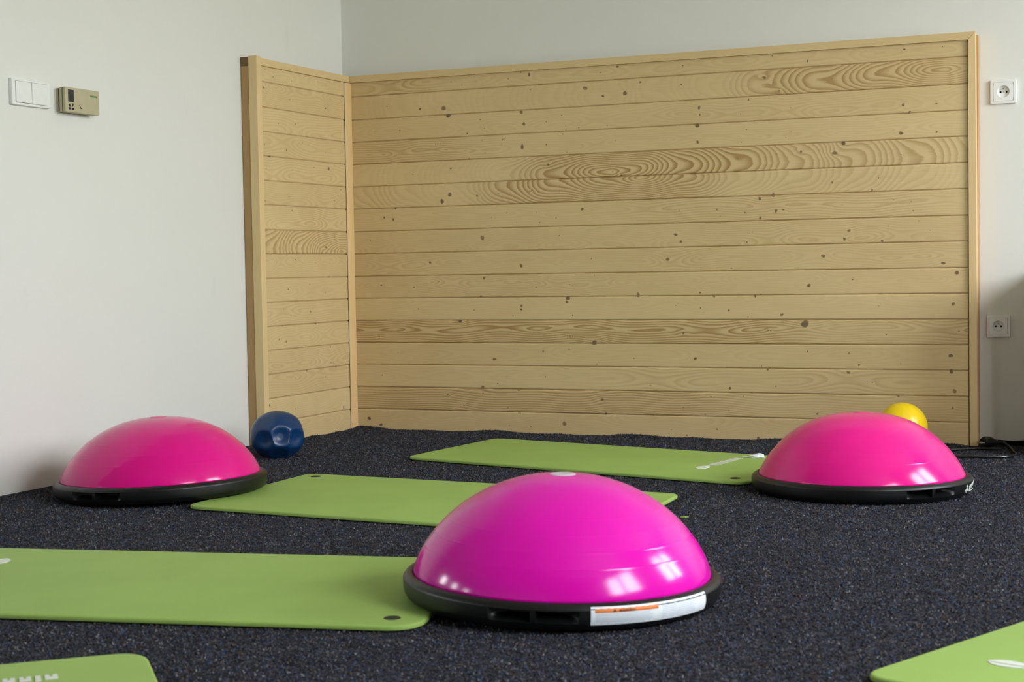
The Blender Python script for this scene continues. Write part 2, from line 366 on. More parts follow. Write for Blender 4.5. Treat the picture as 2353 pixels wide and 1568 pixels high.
# ------------------------------------------------------------------ wooden panels
JZ = [1.2939, 1.2042, 1.1179, 1.0316, .9446, .8583, .7703, .6844, .5966, .5109, .4247, .3388, .2535, .1664, .0796]
ZT = 1.352
def cladding(name, u0, u1, to_world, knots, boards, parent, seed, step=.006):
    """tongue-and-groove boards as one surface with V grooves; the grain runs along u"""
    rng = np.random.RandomState(seed)
    us = np.linspace(u0, u1, int((u1 - u0) / step) + 1)
    V = []; P = []; Cc = []; Ti = []; rows = 0
    edges = [ZT] + JZ + [0.001]
    for k in range(len(edges) - 1):
        zt, zb = edges[k], edges[k + 1]; w = zt - zb
        first, last = k == 0, k == len(edges) - 2
        prof = []
        if first: prof += [(zt, 0)]
        else: prof += [(zt - .0006, -.006), (zt - .0010, -.0030), (zt - .0034, -.0006), (zt - .0048, 0)]
        zz0, zz1 = (zt if first else zt - .0048), (zb if last else zb + .0042)
        prof += [(zz0 + (zz1 - zz0) * i / 17, 0) for i in range(1, 17)]
        if last: prof += [(zb, 0)]
        else: prof += [(zb + .0042, 0), (zb + .0030, -.0006), (zb + .0010, -.0026), (zb + .0006, -.006)]
        b = boards.get(k, {})
        zc = (zt + zb) / 2 + b.get('off', rng.uniform(-.4, .4)) * w
        ph = rng.uniform(0, 6.28, 6)
        wl = b.get('wl', rng.uniform(.35, .8))
        dd = b.get('d', .018) + b.get('da', .016) * (np.sin(us * 2 * PI / wl + ph[0]) * .6 + np.sin(us * 2 * PI / (wl * .43) + ph[1]) * .4)
        if 'uc' in b: dd = .004 + b['sl'] * np.abs(us - b['uc'] + .02 * np.sin(us * 9 + ph[0])) + .004 * np.sin(us * 31 + ph[1])
        zcu = zc + .006 * np.sin(us * 2 * PI / 1.1 + ph[2]) + .004 * np.sin(us * 2 * PI / .37 + ph[3])
        sp = b.get('sp', rng.uniform(.0065, .0095))
        con = np.full_like(us, b.get('c', rng.uniform(.10, .24)))
        for (ca, cb, cv) in b.get('bands', []):
            sft = .22
            con = con + (cv - b.get('c', .15)) * np.clip((us - ca) / sft + .5, 0, 1) * np.clip((cb - us) / sft + .5, 0, 1)
        tint = b.get('t', rng.uniform(0, .22))
        kn = [q for q in knots if zb - .03 < q[1] < zt + .03]
        for (z, dn) in prof:
            rr = np.sqrt((z - zcu) ** 2 + dd ** 2)
            for (ku, kz, kr) in kn:
                if kr > .0028:
                    rr = rr + 1.1 * kr * np.exp(-(((us - ku) / (kr * 5.0)) ** 2 + ((z - kz) / (kr * 2.4)) ** 2))
            V.append(np.stack([us, np.full_like(us, z), np.full_like(us, dn)], 1)); P.append(rr / sp + ph[4]); Cc.append(con)
            Ti.append(np.full_like(us, tint) + np.clip(con - .3, 0, 1) * .25)
            rows += 1
    n = len(us); V = np.concatenate(V); P = np.concatenate(P); Cc = np.concatenate(Cc); Ti = np.concatenate(Ti)
    idx = np.arange(rows * n).reshape(rows, n)
    q = np.stack([idx[:-1, :-1], idx[1:, :-1], idx[1:, 1:], idx[:-1, 1:]], -1).reshape(-1, 4)
    F = q.tolist(); mi = [0] * len(F); Kd = np.zeros(len(V))
    kv = []; kk = []
    base = len(V)
    for (ku, kz, kr) in knots:
        e = rng.uniform(.8, 1.25); a0 = rng.uniform(0, 6.28); drk = rng.uniform(.55, 1.0) if kr > .003 else rng.uniform(.4, .95)
        zk = min([abs(kz - j) for j in JZ])
        nn = 14 if kr > .002 else 9
        kr = kr * .80
        c0 = base + len(kv); kv.append((ku, kz, .0006)); kk.append(drk)
        for ring, fr, kd in ((0, .72, drk * .95), (1, 1.12, drk * .25)):
            for j in range(nn):
                a = 2 * PI * j / nn; r = kr * fr * (1 + .12 * math.sin(2 * a + a0) + .08 * math.sin(3 * a + a0 * 2))
                kv.append((ku + r * e * math.cos(a), min(max(kz + r / e * math.sin(a), .002), ZT - .001), .0006 if ring == 0 else .0003)); kk.append(kd)
        for j in range(nn):
            j2 = (j + 1) % nn
            F.append([c0, c0 + 1 + j, c0 + 1 + j2])
            F.append([c0 + 1 + j, c0 + 1 + nn + j, c0 + 1 + nn + j2, c0 + 1 + j2]); mi += [1, 1]
    V = np.concatenate([V, np.array(kv)]); z0 = np.zeros(len(kv))
    P = np.concatenate([P, z0]); Cc = np.concatenate([Cc, z0]); Ti = np.concatenate([Ti, z0]); Kd = np.concatenate([Kd, np.array(kk)])
    # back sheet so the boards have thickness
    b0 = len(V); bk = [(u0, ZT, -.013), (u1, ZT, -.013), (u1, .001, -.013), (u0, .001, -.013)]
    V = np.concatenate([V, np.array(bk)]); z4 = np.zeros(4)
    P = np.concatenate([P, z4]); Cc = np.concatenate([Cc, z4]); Ti = np.concatenate([Ti, z4]); Kd = np.concatenate([Kd, z4])
    F.append([b0, b0 + 1, b0 + 2, b0 + 3]); mi.append(0)
    W = to_world(V)
    me = bpy.data.meshes.new(name); me.from_pydata(W.tolist(), [], F)
    me.materials.append(M['wood']); me.materials.append(M['knot'])
    me.polygons.foreach_set('material_index', mi)
    for nm, arr in (('phase', P), ('contrast', Cc), ('tint', Ti), ('knot', Kd)):
        at = me.attributes.new(nm, 'FLOAT', 'POINT'); at.data.foreach_set('value', arr.astype(np.float32))
    me.update()
    return link(bpy.data.objects.new(name, me), parent)
def kparse(s): return [tuple(v / d for v, d in zip(map(int, t.split(',')), (1000., 1000., 10000.))) for t in s.split()]

bp = thing('wall_panel', 'wide knotty spruce board panel framed along the back wall', 'wall panel', (1.18, 0, 0))
BB = {0: dict(bands=[(.14, .34, .6)], c=.14, off=.1), 1: dict(c=.07, bands=[(1.60, 2.34, .8)], off=.05, uc=2.285, sl=.17, sp=.0062),
      2: dict(c=.1, bands=[(1.3, 2.1, .22)], off=-.15), 3: dict(c=.12, bands=[(0, .55, .5), (1.6, 2.34, .15)], d=.006, da=.012, off=-.1, sp=.008),
      4: dict(c=.07, bands=[(.74, 1.62, .95), (1.62, 2.34, .55)], off=-.2, uc=1.07, sl=.21, sp=.0064, t=.0),
      5: dict(c=.07, bands=[(0, .25, .28), (.58, 1.46, .9), (1.6, 2.2, .26)], off=.40, uc=1.17, sl=.20, sp=.0066, t=.0),
      6: dict(c=.12, bands=[(1.2, 2.2, .4)], off=.1, d=.006, da=.01), 7: dict(c=.12, bands=[(1.45, 2.1, .28)]), 8: dict(c=.1, bands=[(.0, .4, .25), (1.2, 1.6, .25), (1.9, 2.3, .25)], d=.008, off=0),
      9: dict(c=.1, bands=[(.2, 1.1, .28)], d=.008, off=.1), 10: dict(c=.08, t=0), 11: dict(c=.92, bands=[(1.75, 2.34, .35)], off=.12, d=.006, da=.016, wl=.9, sp=.0078, t=.05),
      12: dict(c=.1), 13: dict(c=.1, bands=[(1.1, 1.5, .3), (1.7, 2.2, .3)], off=0), 14: dict(c=.34, bands=[(0, 1.5, .80)], off=.75, d=.03, da=.004, sp=.0078), 15: dict(c=.12, t=.1)}
cladding('board_cladding', .006, 2.336, lambda V: np.stack([V[:, 0], -V[:, 2], V[:, 1]], 1), kparse(KB), BB, bp, 11).location = (-1.18, 0, 0)
def bpart(name, boxes, mat, parent=bp, loc=(-1.18, 0, 0), bev=.0015):
    mb = MB()
    for a, b in boxes: mb.box(a, b, 0, bev)
    o = mb.build(name, M[mat], parent); o.location = loc; return o
mb = MB()   # top rail, mitred at its right end
def loft(mb, A, B):
    mb.add(list(A) + list(B), [(0, 1, 2, 3), (7, 6, 5, 4), (0, 4, 5, 1), (1, 5, 6, 2), (2, 6, 7, 3), (3, 7, 4, 0)])
loft(mb, [(.0, -.009, 1.348), (.0, .024, 1.348), (.0, .024, 1.3735), (.0, -.009, 1.3735)], [(2.3375, -.009, 1.348), (2.3375, .024, 1.348), (2.3605, .024, 1.3735), (2.3605, -.009, 1.3735)])
o = mb.build('top_rail', M['frame_x'], bp); o.location = (-1.18, 0, 0)
mb = MB()
loft(mb, [(2.3385, -.009, 1.3475), (2.3385, .024, 1.3475), (2.3612, .024, 1.3732), (2.3612, -.009, 1.3732)], [(2.3400, -.009, .002), (2.3400, .024, .002), (2.3650, .024, .002), (2.3650, -.009, .002)])
o = mb.build('side_stile', M['frame_v'], bp); o.location = (-1.18, 0, 0)
bpart('batten', [((2.325, .026, .016), (2.3655, .056, 1.366))], 'batten_r')['label'] = 'orange-brown batten behind the right edge'
bpart('batten', [((.02, .026, .01), (.06, .056, 1.36))], 'batten_r')
bpart('batten', [((1.15, .026, .01), (1.19, .056, 1.36))], 'batten_r')
mb = MB()   # quarter-round strip down the inner corner
q = [(.0006, -.0006)] + [(.0006 + .0112 * math.cos(a) , -.0006 - .0360 * math.sin(a)) for a in np.linspace(0, PI / 2, 7)]
mb.prism(q, .003, 1.3465, 2); o = mb.build('corner_strip', M['corner'], bp, True, 40); o.location = (-1.18, 0, 0)

sp_ = thing('wall_panel', 'narrow knotty spruce board panel standing along the left wall', 'wall panel', (0, -.34, 0))
SB = {7: dict(c=.7, off=-.35, uc=-.07, sl=.26, sp=.0068, t=.0), 6: dict(c=.2, bands=[(-.36, -.2, .5)]), 0: dict(c=.12), 10: dict(c=.1, bands=[(-.6, -.05, .24)], d=.008, off=.05)}
OFF = (0, .34, 0)
def side_world(V): return np.stack([V[:, 2], V[:, 0], V[:, 1]], 1)
o = cladding('board_cladding', -.640, -.0395, side_world, kparse(KS), SB, sp_, 23); o.location = OFF
bpart('top_rail', [((-.024, -.664, 1.348), (.009, -.0105, 1.3735))], 'frame_y', sp_, OFF)
bpart('side_stile', [((-.024, -.669, .002), (.010, -.637, 1.3795))], 'frame_v', sp_, OFF)
bpart('batten', [((-.058, -.6645, .004), (-.026, -.632, 1.346))], 'batten', sp_, OFF)['label'] = 'darker upright batten behind the front edge'
mb = MB(); mb.box((-.058, -.6655, 1.3465), (-.026, -.02, 1.377), 0, .001)
o = mb.build('cross_batten', M['endgrain'], sp_); o.location = OFF; o['label'] = 'dark sawn end of the top batten'

# ------------------------------------------------------------------ sockets, switch, thermostat
def rrect(w, h, r, n=5):
    pts = []
    for cx, cy, a0 in ((w / 2 - r, h / 2 - r, 0), (-w / 2 + r, h / 2 - r, 90), (-w / 2 + r, -h / 2 + r, 180), (w / 2 - r, -h / 2 + r, 270)):
        for i in range(n + 1):
            a = R(a0 + 90 * i / n); pts.append((cx + r * math.cos(a), cy + r * math.sin(a)))
    return pts
def plate(mb, pts, d0, d1, bev, ax=1, sgn=-1, mi=0):
    """raised plate with a rounded front edge; ax is the outward axis"""
    n = len(pts); rings = []
    for d, s in ((d0, 0), (d1 - bev, 0), (d1 - bev * .3, bev * .3), (d1, bev)):
        ring = []
        for (a, b) in pts:
            L = math.hypot(a, b); f = 1 - s / max(abs(a), abs(b))
            q = [a * f, b * f]; q.insert(ax, sgn * d); ring.append(q)
        rings.append(ring)
    vs = [v for r in rings for v in r]; fs = [list(range(n)), list(range(3 * n, 4 * n))]
    for k in range(3):
        fs += [[k * n + i, k * n + (i + 1) % n, (k + 1) * n + (i + 1) % n, (k + 1) * n + i] for i in range(n)]
    mb.add(vs, fs, mi)
def socket(loc, w, h, label):
    t = thing('wall_socket', label, 'socket', loc, 'wall sockets beside the panel')
    mb = MB(); P = rrect(w, h, .004); n = len(P)
    # outer frame: ring plate open in the middle
    inn = rrect(w * .778, h * .778, .003)
    rg = []
    for pts, d in ((P, 0), (P, .007), ([(a * .985, b * .985) for a, b in P], .009), (inn, .0095), (inn, .004)):
        rg.append([(a, -d, b) for a, b in pts])
    vs = [v for r in rg for v in r]
    mb.add(vs, [[k * n + i, k * n + (i + 1) % n, (k + 1) * n + (i + 1) % n, (k + 1) * n + i] for k in range(4) for i in range(n)])
    mb.build('frame', M['white_plastic'], t, False)
    # insert with a round recessed well
    mb = MB(); ins = rrect(w * .765, h * .765, .003); m = 24; Rw = w * .245
    sq = [(a, b) for a, b in ins]
    def ang(p): return math.atan2(p[1], p[0])
    outer = [];
    for i in range(m):
        a = 2 * PI * i / m; c, s_ = math.cos(a), math.sin(a)
        k = min(w * .3825 / max(abs(c), 1e-6), h * .3825 / max(abs(s_), 1e-6)); outer.append((k * c, k * s_))
    rg = []
    for d, rad in ((.0, None), (.0100, None), (.0100, Rw), (.0096, Rw * .97), (.0012, Rw * .86), (.0012, Rw * .01)):
        rg.append([((outer[i][0], -d, outer[i][1]) if rad is None else (rad * math.cos(2 * PI * i / m), -d, rad * math.sin(2 * PI * i / m))) for i in range(m)])
    vs = [v for r in rg for v in r]
    mb.add(vs, [[k * m + i, k * m + (i + 1) % m, (k + 1) * m + (i + 1) % m, (k + 1) * m + i] for k in range(5) for i in range(m)])
    ib = mb.build('insert', M['white_plastic'], t, False)
    mb = MB()
    mb.cyl((-w * .115, -.0008, -.001), .0034, -.0007, 1, 14); mb.cyl((w * .115, -.0008, -.001), .0034, -.0007, 1, 14)
    mb.build('contact_hole', M['hole'], ib)
    mb = MB(); mb.cyl((0, -.0008, -.001), .0022, -.0008, 1, 10); mb.build('cover_screw', M['brass'], ib)
    mb = MB(); mb.cyl((0, -.0008, h * .12), .0026, -.0085, 1, 12); mb.build('earth_pin', M['brass'], ib)
    return t
socket((2.4435, YB - .0005, 1.1765), .083, .079, 'upper white wall socket high beside the panel edge')
socket((2.4255, YB - .0005, .4000), .075, .073, 'lower white wall socket in the shaded part of the wall')

t = thing('light_switch', 'white double rocker light switch on the left wall', 'light switch', (XL + .0005, -1.774, 1.147))
mb = MB(); W_, H_ = .163, .0755
P = rrect(W_, H_, .004); n = len(P); inn = rrect(W_ - .028, H_ - .013, .002)
rg = [[(d, a, b) for a, b in pts] for pts, d in ((P, 0), (P, .009), ([(a * .985, b * .97) for a, b in P], .011), (inn, .011), (inn, .006), ([(a * .01, b * .01) for a, b in inn], .006))]
mb.add([v for r in rg for v in r], [[k * n + i, k * n + (i + 1) % n, (k + 1) * n + (i + 1) % n, (k + 1) * n + i] for k in range(5) for i in range(n)])
mb.build('frame', M['white_plastic'], t)
for s, tilt in ((-1, 4.0), (1, -1.5)):
    mb = MB(); plate(mb, rrect(.0655, .0605, .0015), 0, .008, .0012, 0, 1)
    o = mb.build('rocker', M['white_plastic'], t); o.location = (.006, s * .0337, 0); o.rotation_euler = (0, 0, R(tilt * -.6))
    o.rotation_euler = (0, R(-tilt * .5), 0)

t = thing('thermostat', 'beige digital wall thermostat with dark display beside the light switch', 'thermostat', (XL - .0008, -1.579, 1.140))
mb = MB(); plate(mb, rrect(.146, .069, .002), 0, .0095, .001, 0, 1); mb.build('back_plate', M['beige'], t)
mb = MB(); plate(mb, rrect(.155, .0728, .003), .0165, .0255, .001, 0, 1); o = mb.build('rear_shell', M['beige'], t)
mb = MB(); mb.box((.009, -.0735, -.0335), (.031, .0735, .0335)); mb.build('gap_shade_core', M['black'], t)  # black core in the gaps, the shade between the shells put into its colour
mb = MB(); plate(mb, rrect(.157, .0735, .004), .0295, .0395, .002, 0, 1); fr = mb.build('front_cover', M['beige'], t)
fx = .0395
mb = MB(); mb.box((fx - .001, -.0665, -.0065), (fx + .0006, -.0405, .0295)); mb.build('display', M['lcd'], fr)
def tri(mb, c, s, up):
    y, z = c; k = 1 if up else -1
    pts = [(y - s, z - k * s), (y + s, z - k * s), (y, z + k * s)]
    mb.prism(pts, fx - .001, fx + .0012, 0)
for c, kind in (((-.0605, -.0165), 'u'), ((-.0465, -.0155), 'd'), ((-.0600, -.0262), 'b'), ((-.0468, -.0262), 'b')):
    mb = MB()
    if kind == 'b': mb.box((fx - .001, c[0] - .0048, c[1] - .0032), (fx + .0012, c[0] + .0048, c[1] + .0032), 0, .0006)
    else: tri(mb, c, .0046, kind == 'u')
    mb.build('button', M['black'], fr)
mb = MB()   # green maker's lettering, a row of tiny strokes
for i in range(9):
    y = .0362 + i * .0036
    mb.box((fx - .001, y, .0165), (fx + .0003, y + .0027, .0205 if i % 3 else .0215))
mb.box((fx - .001, .036, .0150), (fx + .0002, .069, .0157))
mb.build('green_lettering', M['green_ink'], fr)
mb = MB(); mb.tube([(fx, -.0155, -.0125), (fx, -.0130, -.0185), (fx, -.0085, -.0225), (fx, -.0045, -.0228)], [.0009, .0016, .0018, .0012], 6)
mb.build('hand_mark', M['ink'], fr)

# ------------------------------------------------------------------ exercise mats
MT = .012
def exercise_mat(quad, label, crn=.05, eyelets=((0, 0),), prints=None, blur=None):
    """quad: far-left, near-left, near-right, far-right corners on the floor"""
    q = [Vector((x, y, 0)) for x, y in quad]; ctr = sum(q, Vector()) / 4
    t = thing('exercise_mat', label, 'exercise mat', ctr, 'green foam exercise mats')
    pts = []
    for i in range(4):
        a, b, c = q[i - 1], q[i], q[(i + 1) % 4]
        d0 = (a - b).normalized(); d1 = (c - b).normalized()
        p0, p1 = b + d0 * crn, b + d1 * crn
        for k in range(9):
            s = k / 8; pts.append((p0 * (1 - s) ** 2 + b * 2 * s * (1 - s) + p1 * s ** 2) - ctr)
    # subdivide long straight runs so the foam can swell a little
    full = []
    for i, p in enumerate(pts):
        full.append(p); nx_ = pts[(i + 1) % len(pts)]; L = (nx_ - p).length
        if L > .15:
            k = int(L / .06)
            full += [p.lerp(nx_, j / k) for j in range(1, k)]
    n = len(full)
    # outward inset direction by scaling edges
    nor = []
    for i in range(n):
        d = (full[(i + 1) % n] - full[i - 1]).normalized(); nor.append(Vector((d.y, -d.x, 0)))
    if sum(nor[i].dot(full[i]) for i in range(n)) < 0: nor = [-v for v in nor]
    rings = []
    def wav(p): return .0009 * (math.sin(p.x * 9 + q[0].x * 5) + math.sin(p.y * 11 + 1.3))
    for off, z in ((-.006, .0008), (-.001, .0032), (.0, MT - .004), (-.0012, MT - .0016), (-.004, MT - .0003), (-.008, MT)):
        rings.append([Vector((*(full[i] + nor[i] * off).xy, z )) for i in range(n)])
    vs = [v for r in rings for v in r]; k = len(rings)
    fs = [[r * n + i, r * n + (i + 1) % n, (r + 1) * n + (i + 1) % n, (r + 1) * n + i] for r in range(k - 1) for i in range(n)]
    fs += [list(range((k - 1) * n, k * n)), list(range(n))[::-1]]
    mesh_obj('mat_body', vs, fs, M['mat'], t, True, None, 50)
    e = [(q[3] - q[0]), (q[1] - q[0])]
    for i in eyelets:
        b = q[i]; d0 = (q[i - 1] - b).normalized(); d1 = (q[(i + 1) % 4] - b).normalized()
        p = b + (d0 + d1) * .060 - ctr
        mb = MB(); m = 20
        rg = [[(p.x + r * math.cos(2 * PI * j / m), p.y + r * math.sin(2 * PI * j / m), z) for j in range(m)] for r, z in ((.0158, MT - .001), (.0145, MT + .0012), (.013, MT + .0011), (.0105, MT + .0007), (.0005, MT + .0007))]
        mb.add([v for r_ in rg for v in r_], [[a * m + j, a * m + (j + 1) % m, (a + 1) * m + (j + 1) % m, (a + 1) * m + j] for a in range(4) for j in range(m)])
        mb.build('eyelet', M['eyelet'], t, True)
    if prints:
        i, along, inset, start, flip = prints   # corner, which edge the print runs along, distance from that edge, first offset
        b = q[i]; dA = ((q[i - 1] if along < 0 else q[(i + 1) % 4]) - b).normalized(); dB = ((q[(i + 1) % 4] if along < 0 else q[i - 1]) - b).normalized()
        org = b + dA * start + dB * inset - ctr
        def P2(u, v):
            if flip: u = .24 - u
            return tuple((org + dA * u + dB * v).xy)
        mb = MB(); z0, z1 = MT - .001, MT + .0012
        def poly(uv): mb.prism([P2(*p) for p in uv], z0, z1, 2)
        leaf = lambda s: [(-.020 + .075 * k / 10, s * (.004 + .017 * math.sin(PI * (k / 10) ** .8))) for k in range(11)]
        poly(leaf(1) + [(.055, .0), (-.020, .0)]); poly([(a, -b_) for a, b_ in [(x, y - .003) for x, y in leaf(1)]] + [(.040, -.004), (-.012, -.004)])
        mb.build('logo_mark', M['print'], t)
        mb = MB(); u = .075
        for k, w in enumerate((.020, .012, .018, .019, .010, .018, .017, .008, .019)):
            hgt = .026 if k not in (1, 4, 7) else .034
            if w < .0125: poly([(u, -.014), (u + w, -.014), (u + w, hgt - .014), (u, hgt - .014)])
            else: poly([(u, -.014), (u + w * .36, -.014), (u + w * .36, hgt * .45 - .014), (u + w * .62, hgt * .45 - .014), (u + w * .62, -.014), (u + w, -.014), (u + w, hgt - .014), (u, hgt - .014)])
            u += w + .006
        mb.build('lettering', M['print'], t)
    return t
exercise_mat([(.52, -2.690), (.650, -3.318), (1.838, -3.072), (1.71, -2.445)], 'large green mat running left under the front magenta dome', .07, (2, 0, 1), (0, 1, .16, .15, 0))
exercise_mat([(.585, -1.333), (.610, -2.004), (1.815, -2.090), (1.782, -1.413)], 'green mat reaching from the left dome to behind the front dome', .045, (0,))
exercise_mat([(.727, -.272), (.672, -.872), (1.886, -1.156), (1.985, -.562)], 'far green mat lying along the foot of the wide wooden panel', .05, (2,), (2, 1, .25, .215, 0))
c0 = Vector((1.500, -3.372, 0)); u1 = Vector((-.735, -.678, 0)); u2 = Vector((.67, -.742, 0))
exercise_mat([(c0 + u1 * .62).xy, (c0 + u1 * .62 + u2 * 1.25).xy, (c0 + u2 * 1.25).xy, c0.xy], 'green mat corner cut off at the bottom left of the view', .06, (), (3, 1, .12, .165, 1))
e0 = Vector((2.600, -3.131, 0)); u1 = Vector((.386, .922, 0)); u2 = Vector((.945, -.327, 0))
exercise_mat([(e0 + u1 * 1.25).xy, e0.xy, (e0 + u2 * .62).xy, (e0 + u1 * 1.25 + u2 * .62).xy], 'pale green mat corner cut off at the bottom right of the view', .05, (), (1, 1, .19, .12, 0))
bm = bmesh.new(); bmesh.ops.create_icosphere(bm, subdivisions=3, radius=1); rs = random.Random(4)
for v in bm.verts:
    k = 1 + .18 * math.sin(v.co.x * 5 + v.co.y * 4) + .12 * math.sin(v.co.z * 7 + v.co.x * 3) + rs.uniform(-.06, .06)
    v.co = Vector((v.co.x * .024 * k + .004, v.co.y * .017 * k, max(-.2, v.co.z) * .010 * k + .002))
me = bpy.data.meshes.new('paper_scrap'); bm.to_mesh(me); bm.free()
mb = MB(); mb.prism([(-.046, -.007), (-.012, -.010), (-.010, .008), (-.044, .004)], .0015, .0035, 2)
n0 = len(mb.v); mb.add([v.co.copy() for v in me.vertices], [list(q.vertices) for q in me.polygons]); bpy.data.meshes.remove(me)
o = mb.build('paper_scrap', M['paper']); o.location = (1.768, -.592, MT); o.rotation_euler = (0, 0, R(24))
tag(o, 'small crumpled white paper scrap on the far green mat', 'paper scrap')
mb = MB(); mb.prism([(-.010, -.003), (.003, -.005), (.011, .001), (.002, .004)], .0, .0035, 2)
o = mb.build('foam_crumb', M['mat']); o.location = (1.892, -1.733, 0.0); tag(o, 'tiny green foam crumb on the carpet behind the front dome', 'foam crumb')

# ------------------------------------------------------------------ dome balance trainers
NSEG = 144
RIDGE = (.096, .121, .147, .170)
def dome_r(z, Hd, Rd, a):
    a, bb = a; s = max(0., min(1., (z - .04) / Hd)) ** (1 / bb); return Rd * (max(0, 1 - s * s) ** .5) ** a
def rim_r(z):
    P = [(.0, .284), (.003, .288), (.012, .293), (.022, .2955), (.034, .295), (.041, .291), (.045, .285)]
    for (z0, r0), (z1, r1) in zip(P, P[1:]):
        if z0 <= z <= z1: return r0 + (r1 - r0) * (z - z0) / (z1 - z0)
    return P[-1][1]
def patch(mb, a0, a1, z0, z1, off, n=24, mi=0, back=.0015):
    """thin curved sticker following the rim between azimuths a0..a1 (degrees)"""
    k = 7 if z1 - z0 > .01 else (5 if z1 - z0 > .002 else 2)
    zz = [z0 + (z1 - z0) * q / (k - 1) for q in range(k)]; m = 2 * k; vs = []
    for i in range(n + 1):
        a = R(a0 + (a1 - a0) * i / n); c, s = math.cos(a), math.sin(a)
        for z, o in [(z, off) for z in zz] + [(z, -back) for z in zz[::-1]]:
            r = rim_r(z) + o; vs.append((r * c, r * s, z))
    fs = [(i * m + q, (i + 1) * m + q, (i + 1) * m + (q + 1) % m, i * m + (q + 1) % m) for i in range(n) for q in range(m)]
    fs += [tuple(range(m)), tuple(range(n * m, n * m + m))]
    mb.add(vs, fs, mi)
def trainer(loc, nrm, Hd, a, domemat, grip, label, plug='plug'):
    t = thing('balance_trainer', label, 'balance trainer', loc, 'pink dome balance trainers')
    z = Vector(nrm).normalized(); x = (Vector((1, 0, 0)) - z * z.x).normalized(); y = z.cross(x)
    t.rotation_euler = Matrix((x, y, z)).transposed().to_euler()
    # rim with two pairs of hand grips let into its edge
    prof = [(.001, .010, 0), (.262, .010, 0), (.270, .0, 0), (.284, .0, 0), (.288, .003, 0), (.293, .0115, 0), (.2933, .0122, 0), (.2934, .0126, .04), (.2944, .0165, .45), (.2948, .0210, .9), (.2950, .0240, 1), (.2951, .029, 1),
            (.2950, .0338, 1), (.2950, .0340, 0), (.2946, .0362, 0), (.291, .041, 0), (.285, .045, 0), (.279, .045, 0), (.274, .041, 0), (.270, .036, 0), (.001, .036, 0)]
    azs = set(round(v, 3) for v in np.linspace(0, 360, NSEG, endpoint=False))
    opens = []
    for g in (grip, grip + 180):
        opens += [(g - 15.6, g - .9, -1), (g + .9, g + 15.6, 1)]
    for (o0, o1, sd) in opens:
        for k in (o0 - .05, o0, o0 + .15, o0 + 1, o0 + 2, o0 + 4, o0 + 6, o1 - 6, o1 - 4, o1 - 2, o1 - 1, o1 - .15, o1, o1 + .05): azs.add(round(k % 360, 3))
    azs = sorted(azs)
    def depth(az):
        for (o0, o1, sd) in opens:
            u = (az - o0) % 360
            if u <= (o1 - o0):
                e = (u if sd < 0 else (o1 - o0) - u)         # distance from the scooped outer end
                d = (o1 - o0) - e
                k = max(0, min(1, e / 6.5)); k = math.sin(k * PI / 2)
                return .030 * k * (1 if d > .1 else 0)
        return 0
    vs = []; n = len(azs); k = len(prof)
    for az in azs:
        dp = depth(az); ca, sa = math.cos(R(az)), math.sin(R(az))
        for r, zz, w in prof: vs.append(((r - w * dp) * ca, (r - w * dp) * sa, zz))
    fs = [(i * k + j, ((i + 1) % n) * k + j, ((i + 1) % n) * k + j + 1, i * k + j + 1) for i in range(n) for j in range(k - 1)]
    mesh_obj('base_rim', vs, fs, M['rubber'], t, True, None, 35)
    # inflated dome
    Rd = .2768
    zs = sorted(set(list(.04 + Hd * np.sin(np.linspace(0, PI / 2, 70)) ** 1.0) + [zk + d for zk in RIDGE for d in (-.003, -.0018, -.0009, 0, .0009, .0018, .003)]))
    zs = sorted(zs + [.04 + Hd * (1 - e) for e in (.02, .012, .007, .004, .002, .001)])
    zs = [v for v in zs if v < .04 + Hd * .9995]
    vs = []; m = NSEG
    for zz in zs:
        r = dome_r(zz, Hd, Rd, a) + sum(.00032 * math.exp(-((zz - zk) / .0012) ** 2) for zk in RIDGE)
        if zz < .043: r -= .003 * (1 - (zz - .04) / .003)
        vs += [(r * math.cos(2 * PI * j / m), r * math.sin(2 * PI * j / m), zz) for j in range(m)]
    vs.append((0, 0, .04 + Hd)); k = len(zs)
    fs = [(i * m + j, i * m + (j + 1) % m, (i + 1) * m + (j + 1) % m, (i + 1) * m + j) for i in range(k - 1) for j in range(m)]
    fs += [((k - 1) * m + j, (k - 1) * m + (j + 1) % m, k * m) for j in range(m)]
    mesh_obj('dome', vs, fs, M[domemat], t, True)
    mb = MB(); zt = .04 + Hd; m = 28
    rg = [[(r * math.cos(2 * PI * j / m), r * math.sin(2 * PI * j / m), zt + dz) for j in range(m)] for r, dz in ((.0255, -.006), (.0245, -.0006), (.022, .0007), (.008, .0010), (.006, .0002), (.0004, .0002))]
    mb.add([v for r_ in rg for v in r_], [[i * m + j, i * m + (j + 1) % m, (i + 1) * m + (j + 1) % m, (i + 1) * m + j] for i in range(5) for j in range(m)])
    pgo = mb.build('valve_plug', M[plug], t, True)
    if plug == 'plug': pgo['label'] = 'round white valve plug on the crown'
    return t
fr = trainer((1.969, -2.7335, .0115), (.0262, -.001, 1), .1855, (.927, 1.34), 'dome_a', -77.8, 'front magenta dome balance trainer with a warning sticker on its black rim')
lf = trainer((.3709, -1.7730, .0093), (-.0285, .0, 1), .1690, (.890, 1.42), 'dome_b', -90.8, 'left raspberry pink dome balance trainer standing by the white wall', 'dome_b')
rt = trainer((2.2031, -1.1280, .0020), (0, .004, 1), .1700, (.819, 1.60), 'dome_c', -40.5, 'right hot pink dome balance trainer in front of the yellow ball', 'dome_c')
